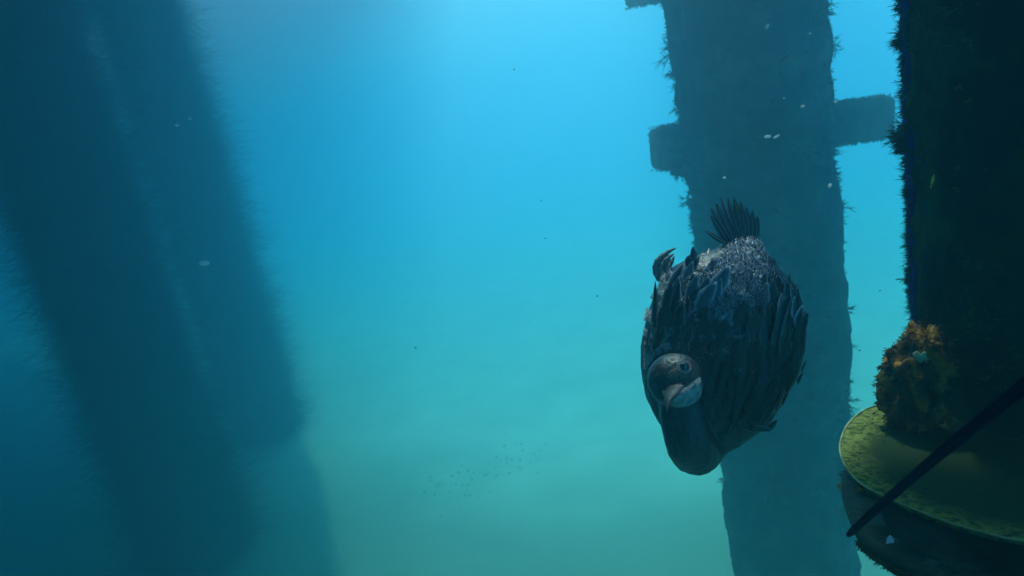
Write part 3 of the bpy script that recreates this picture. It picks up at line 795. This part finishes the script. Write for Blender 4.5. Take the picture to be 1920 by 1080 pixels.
# pale scallops on the right shoulder, mid-back ones painted in as silver highlights
for px, py, sc in ((1446, 512, .7), (1458, 520, .6), (1468, 532, .7), (1476, 545, .55), (1482, 560, .6), (1338, 545, .8), (1350, 552, .6)):
    loc, nn = surf(px, py)
    if loc is not None:
        o = link('feather', random.choice(pale), bird); place(o, loc + nn * .006, Vector((-.15, 1, 0)), nn, random.gauss(0, .2), sc)

# tail fan
tips = [(1320, 431, .9), (1331, 402, 1), (1333, 388, 1), (1342, 378, 1), (1353, 366, 1), (1366, 367, 1), (1378, 366, 1), (1390, 376, 1), (1401, 386, 1), (1411, 392, 1), (1421, 404, 1)]
for i, (tx, ty, s) in enumerate(tips):
    base = bl(1362 + i * 5.4, 458 - 6 * math.sin(i / 10 * 3.14), -.004 + .002 * (i % 2)); tip = bl(tx, ty, .004 - .0016 * abs(i - 5))
    ln = (tip - base).length
    me = feather_mesh('tail_feather', ln, .0165 if i else .010, 12, .40, 0.0); me.materials.append(M['flight'])
    o = link('tail_feather', me, bird); place(o, base, tip - base, Vector((0, 0, 1)), random.gauss(.12, .1))
    V = []; Fc = []; tube(V, Fc, [Vector((0, 0, .0007)), Vector((0, ln * .5, .0008)), Vector((0, ln * .88, .0006))], [.0009, .0007, .0003], 6)
    link('feather_shaft', pymesh('feather_shaft', V, Fc), o, M['shaft'])

# webbed foot sticking out behind the left flank
M['foot'] = mat('foot', [(.3, (.07, .09, .09)), (.5, (.22, .26, .25)), (.7, (.12, .15, .14))], 130, .55, 5, .4, 300, .4)
V = []; Fc = []
fz = -.015
toes = [[(1248, 530), (1236, 518), (1229, 503), (1234, 487), (1250, 474), (1267, 465)], [(1245, 527), (1240, 511), (1242, 498), (1250, 486), (1263, 476)],
        [(1248, 526), (1250, 512), (1255, 500), (1260, 490), (1264, 480)], [(1252, 525), (1254, 514), (1257, 505), (1261, 500)]]
tr = [[.0085, .0085, .006, .0052, .0042, .0012], [.008, .007, .0052, .0044, .0012], [.007, .0055, .0045, .0038, .001], [.006, .004, .003, .001]]
lines = []
for ti, (t_, rr) in enumerate(zip(toes, tr)):
    p_ = catmull([bl(x, y, fz + .006 * ti) for x, y in t_], 5)
    rad = []
    for i in range(len(p_)):
        a_ = i / 5; k_ = min(int(a_), len(rr) - 2); u_ = a_ - k_
        rad.append((rr[k_] * (1 - u_) + rr[k_ + 1] * u_) * (1 + .10 * math.sin(i * 1.9)))
    tube(V, Fc, p_, rad, 10); lines.append(p_)
for a_, b_ in ((0, 1), (1, 2)):                  # webs
    la, lb = lines[a_], lines[b_]; b0 = len(V); nn_ = 11
    for i in range(nn_):
        pa = la[int((len(la) - 6) * i / (nn_ - 1))]; pb = lb[int((len(lb) - 4) * i / (nn_ - 1))]
        for s in (-.0006, .0006): V.append(pa + Vector((0, 0, s))); V.append(pa.lerp(pb, .5) + Vector((0, 0, s - .001))); V.append(pb + Vector((0, 0, s)))
    for i in range(nn_ - 1):
        s = b0 + i * 6
        Fc += [(s, s + 1, s + 7, s + 6), (s + 1, s + 2, s + 8, s + 7), (s + 9, s + 10, s + 4, s + 3), (s + 10, s + 11, s + 5, s + 4)]
link('foot', pymesh('foot', V, Fc), bird, M['foot'])

# face: bare skin, upper bill, gular pouch, eyes
def on_head(px, py, h=0.):
    o_ = BI @ Vector((0, 0, 0)); d = (bl(px, py, .15) - o_).normalized()
    loc, nr2, _, _ = bvh.ray_cast(o_, d)
    return (loc + nr2 * h) if loc is not None else bl(px, py, .15)
M['face_skin'] = mat('face_skin', [(.3, (.06, .06, .05)), (.7, (.17, .16, .12))], 160, .5, 4, .3, 400, .4)
M['bill'] = mat('bill', [(.35, (.015, .022, .025)), (.65, (.07, .09, .095))], 120, .5, 4, .2, 300, .5)
M['pouch'] = mat('pouch', [(.3, (.12, .16, .16)), (.5, (.34, .40, .40)), (.62, (.50, .56, .54)), (.75, (.10, .13, .13))], 75, .5, 6, .8, 200, .35)
M['eye'] = mat('eye', [(.3, (.01, .03, .04)), (.7, (.02, .05, .06))], 10, .08, 1, spec=.9)
M['eye_ring'] = mat('eye_ring', [(.3, (.28, .33, .32)), (.7, (.42, .48, .46))], 200, .5, 3)
def patch(name, outline, m, hfun, parent=bird, rings=7):
    o_ = catmull([Vector((x, y, 0)) for x, y in outline + [outline[0]]], 5)[:-1]; c_ = sum(o_, Vector()) / len(o_)
    v = []; f = []; k_ = len(o_)
    for s in [1 - i / rings for i in range(rings)]:
        for p in o_:
            q = c_.lerp(p, s); v.append(on_head(q.x, q.y, hfun(q.x, q.y, s)))
    v.append(on_head(c_.x, c_.y, hfun(c_.x, c_.y, 0)))
    for i in range(rings - 1):
        for q in range(k_):
            q2 = (q + 1) % k_; f.append((i * k_ + q, i * k_ + q2, (i + 1) * k_ + q2, (i + 1) * k_ + q))
    for q in range(k_): f.append(((rings - 1) * k_ + q, (rings - 1) * k_ + (q + 1) % k_, len(v) - 1))
    return link(name, pymesh(name, v, f), parent, m)
dome = lambda h: (lambda x, y, s: -.0012 + h * (1 - s ** 4))
patch('face_skin', [(1252, 694), (1272, 684), (1290, 694), (1306, 706), (1300, 712), (1280, 712), (1258, 716), (1245, 710)], M['face_skin'], dome(.0025))
def bill_half(name, upper, m):
    B0, T0 = bl(1271, 719, .178), (bl(1249, 760, .236) if upper else bl(1256, 746, .222)); ax = (T0 - B0); ln = ax.length; ax.normalize()
    sd_ = (bl(1305, 711, .18) - bl(1243, 733, .18)).normalized(); sd_ = (sd_ - ax * sd_.dot(ax)).normalized(); up = sd_.cross(ax).normalized()
    if up.y < 0: up = -up
    v = []; f = []; nt_, na = 16, 14
    for i in range(nt_ + 1):
        t = i / nt_; w = (.0190 * (1 - t) ** 1.05 if upper else .0275 * (1 - t ** 1.3) ** .8) + .0052 * (1 - t ** 6); c = B0 + ax * ln * (t * (1.06 if upper else .93) - .30 * (1 - t))
        if upper: h = .0065 * (1 - t) ** .8 + .0030; c = c - up * (.009 * max(0, t - .82) / .18)
        else: h = .0390 * (1 - t ** 1.8) ** .8 + .0030; c = c - up * .0006
        for q in range(na + 1):
            a_ = q / na * math.pi; y_ = math.sin(a_) ** (1.0 if upper else .75) * h
            rg = 1 + .05 * noise.noise(c * 240 + Vector((q * .7, 0, 0)))
            v.append(c + sd_ * math.cos(a_) * w * rg + up * (y_ * rg if upper else -y_ * rg))
    for i in range(nt_):
        for q in range(na):
            s_ = i * (na + 1) + q; f.append((s_, s_ + 1, s_ + na + 2, s_ + na + 1))
        s_ = i * (na + 1); f.append((s_, s_ + na + 1, s_ + 2 * na + 1, s_ + na))
    f.append(tuple(nt_ * (na + 1) + q for q in range(na + 1)))
    return link(name, pymesh(name, v, f), bird, m)
bill_half('upper_bill', True, M['bill']); bill_half('gular_pouch', False, M['pouch'])
for ex, ey, es in ((1282, 688, 1.25),):
    p = on_head(ex, ey, .0005); nn = (p - hc).normalized()
    bm = bmesh.new(); bmesh.ops.create_uvsphere(bm, u_segments=24, v_segments=16, radius=.0062 * es)
    em = bpy.data.meshes.new('eye'); bm.to_mesh(em); bm.free(); em.polygons.foreach_set('use_smooth', [True] * len(em.polygons))
    eo = link('eye', em, bird, M['eye']); eo.location = p
    for rr, tr_ in ((.0066 * es, .0009), (.0096 * es, .0008)):
        V = []; Fc = []; s = nn.orthogonal().normalized(); t = nn.cross(s)
        pts = [nn * (.0032 if rr < .008 else .0008) + (s * math.cos(a_) + t * math.sin(a_) * .88) * rr for a_ in [i / 28 * 6.2832 for i in range(29)]]
        tube(V, Fc, pts, [tr_] * 29, 6, False); link('eye_ring', pymesh('eye_ring', V, Fc), eo, M['eye_ring'])
print('feathers', cnt, 'tris', sum(len(o.data.polygons) for o in C.objects if o.type == 'MESH'))
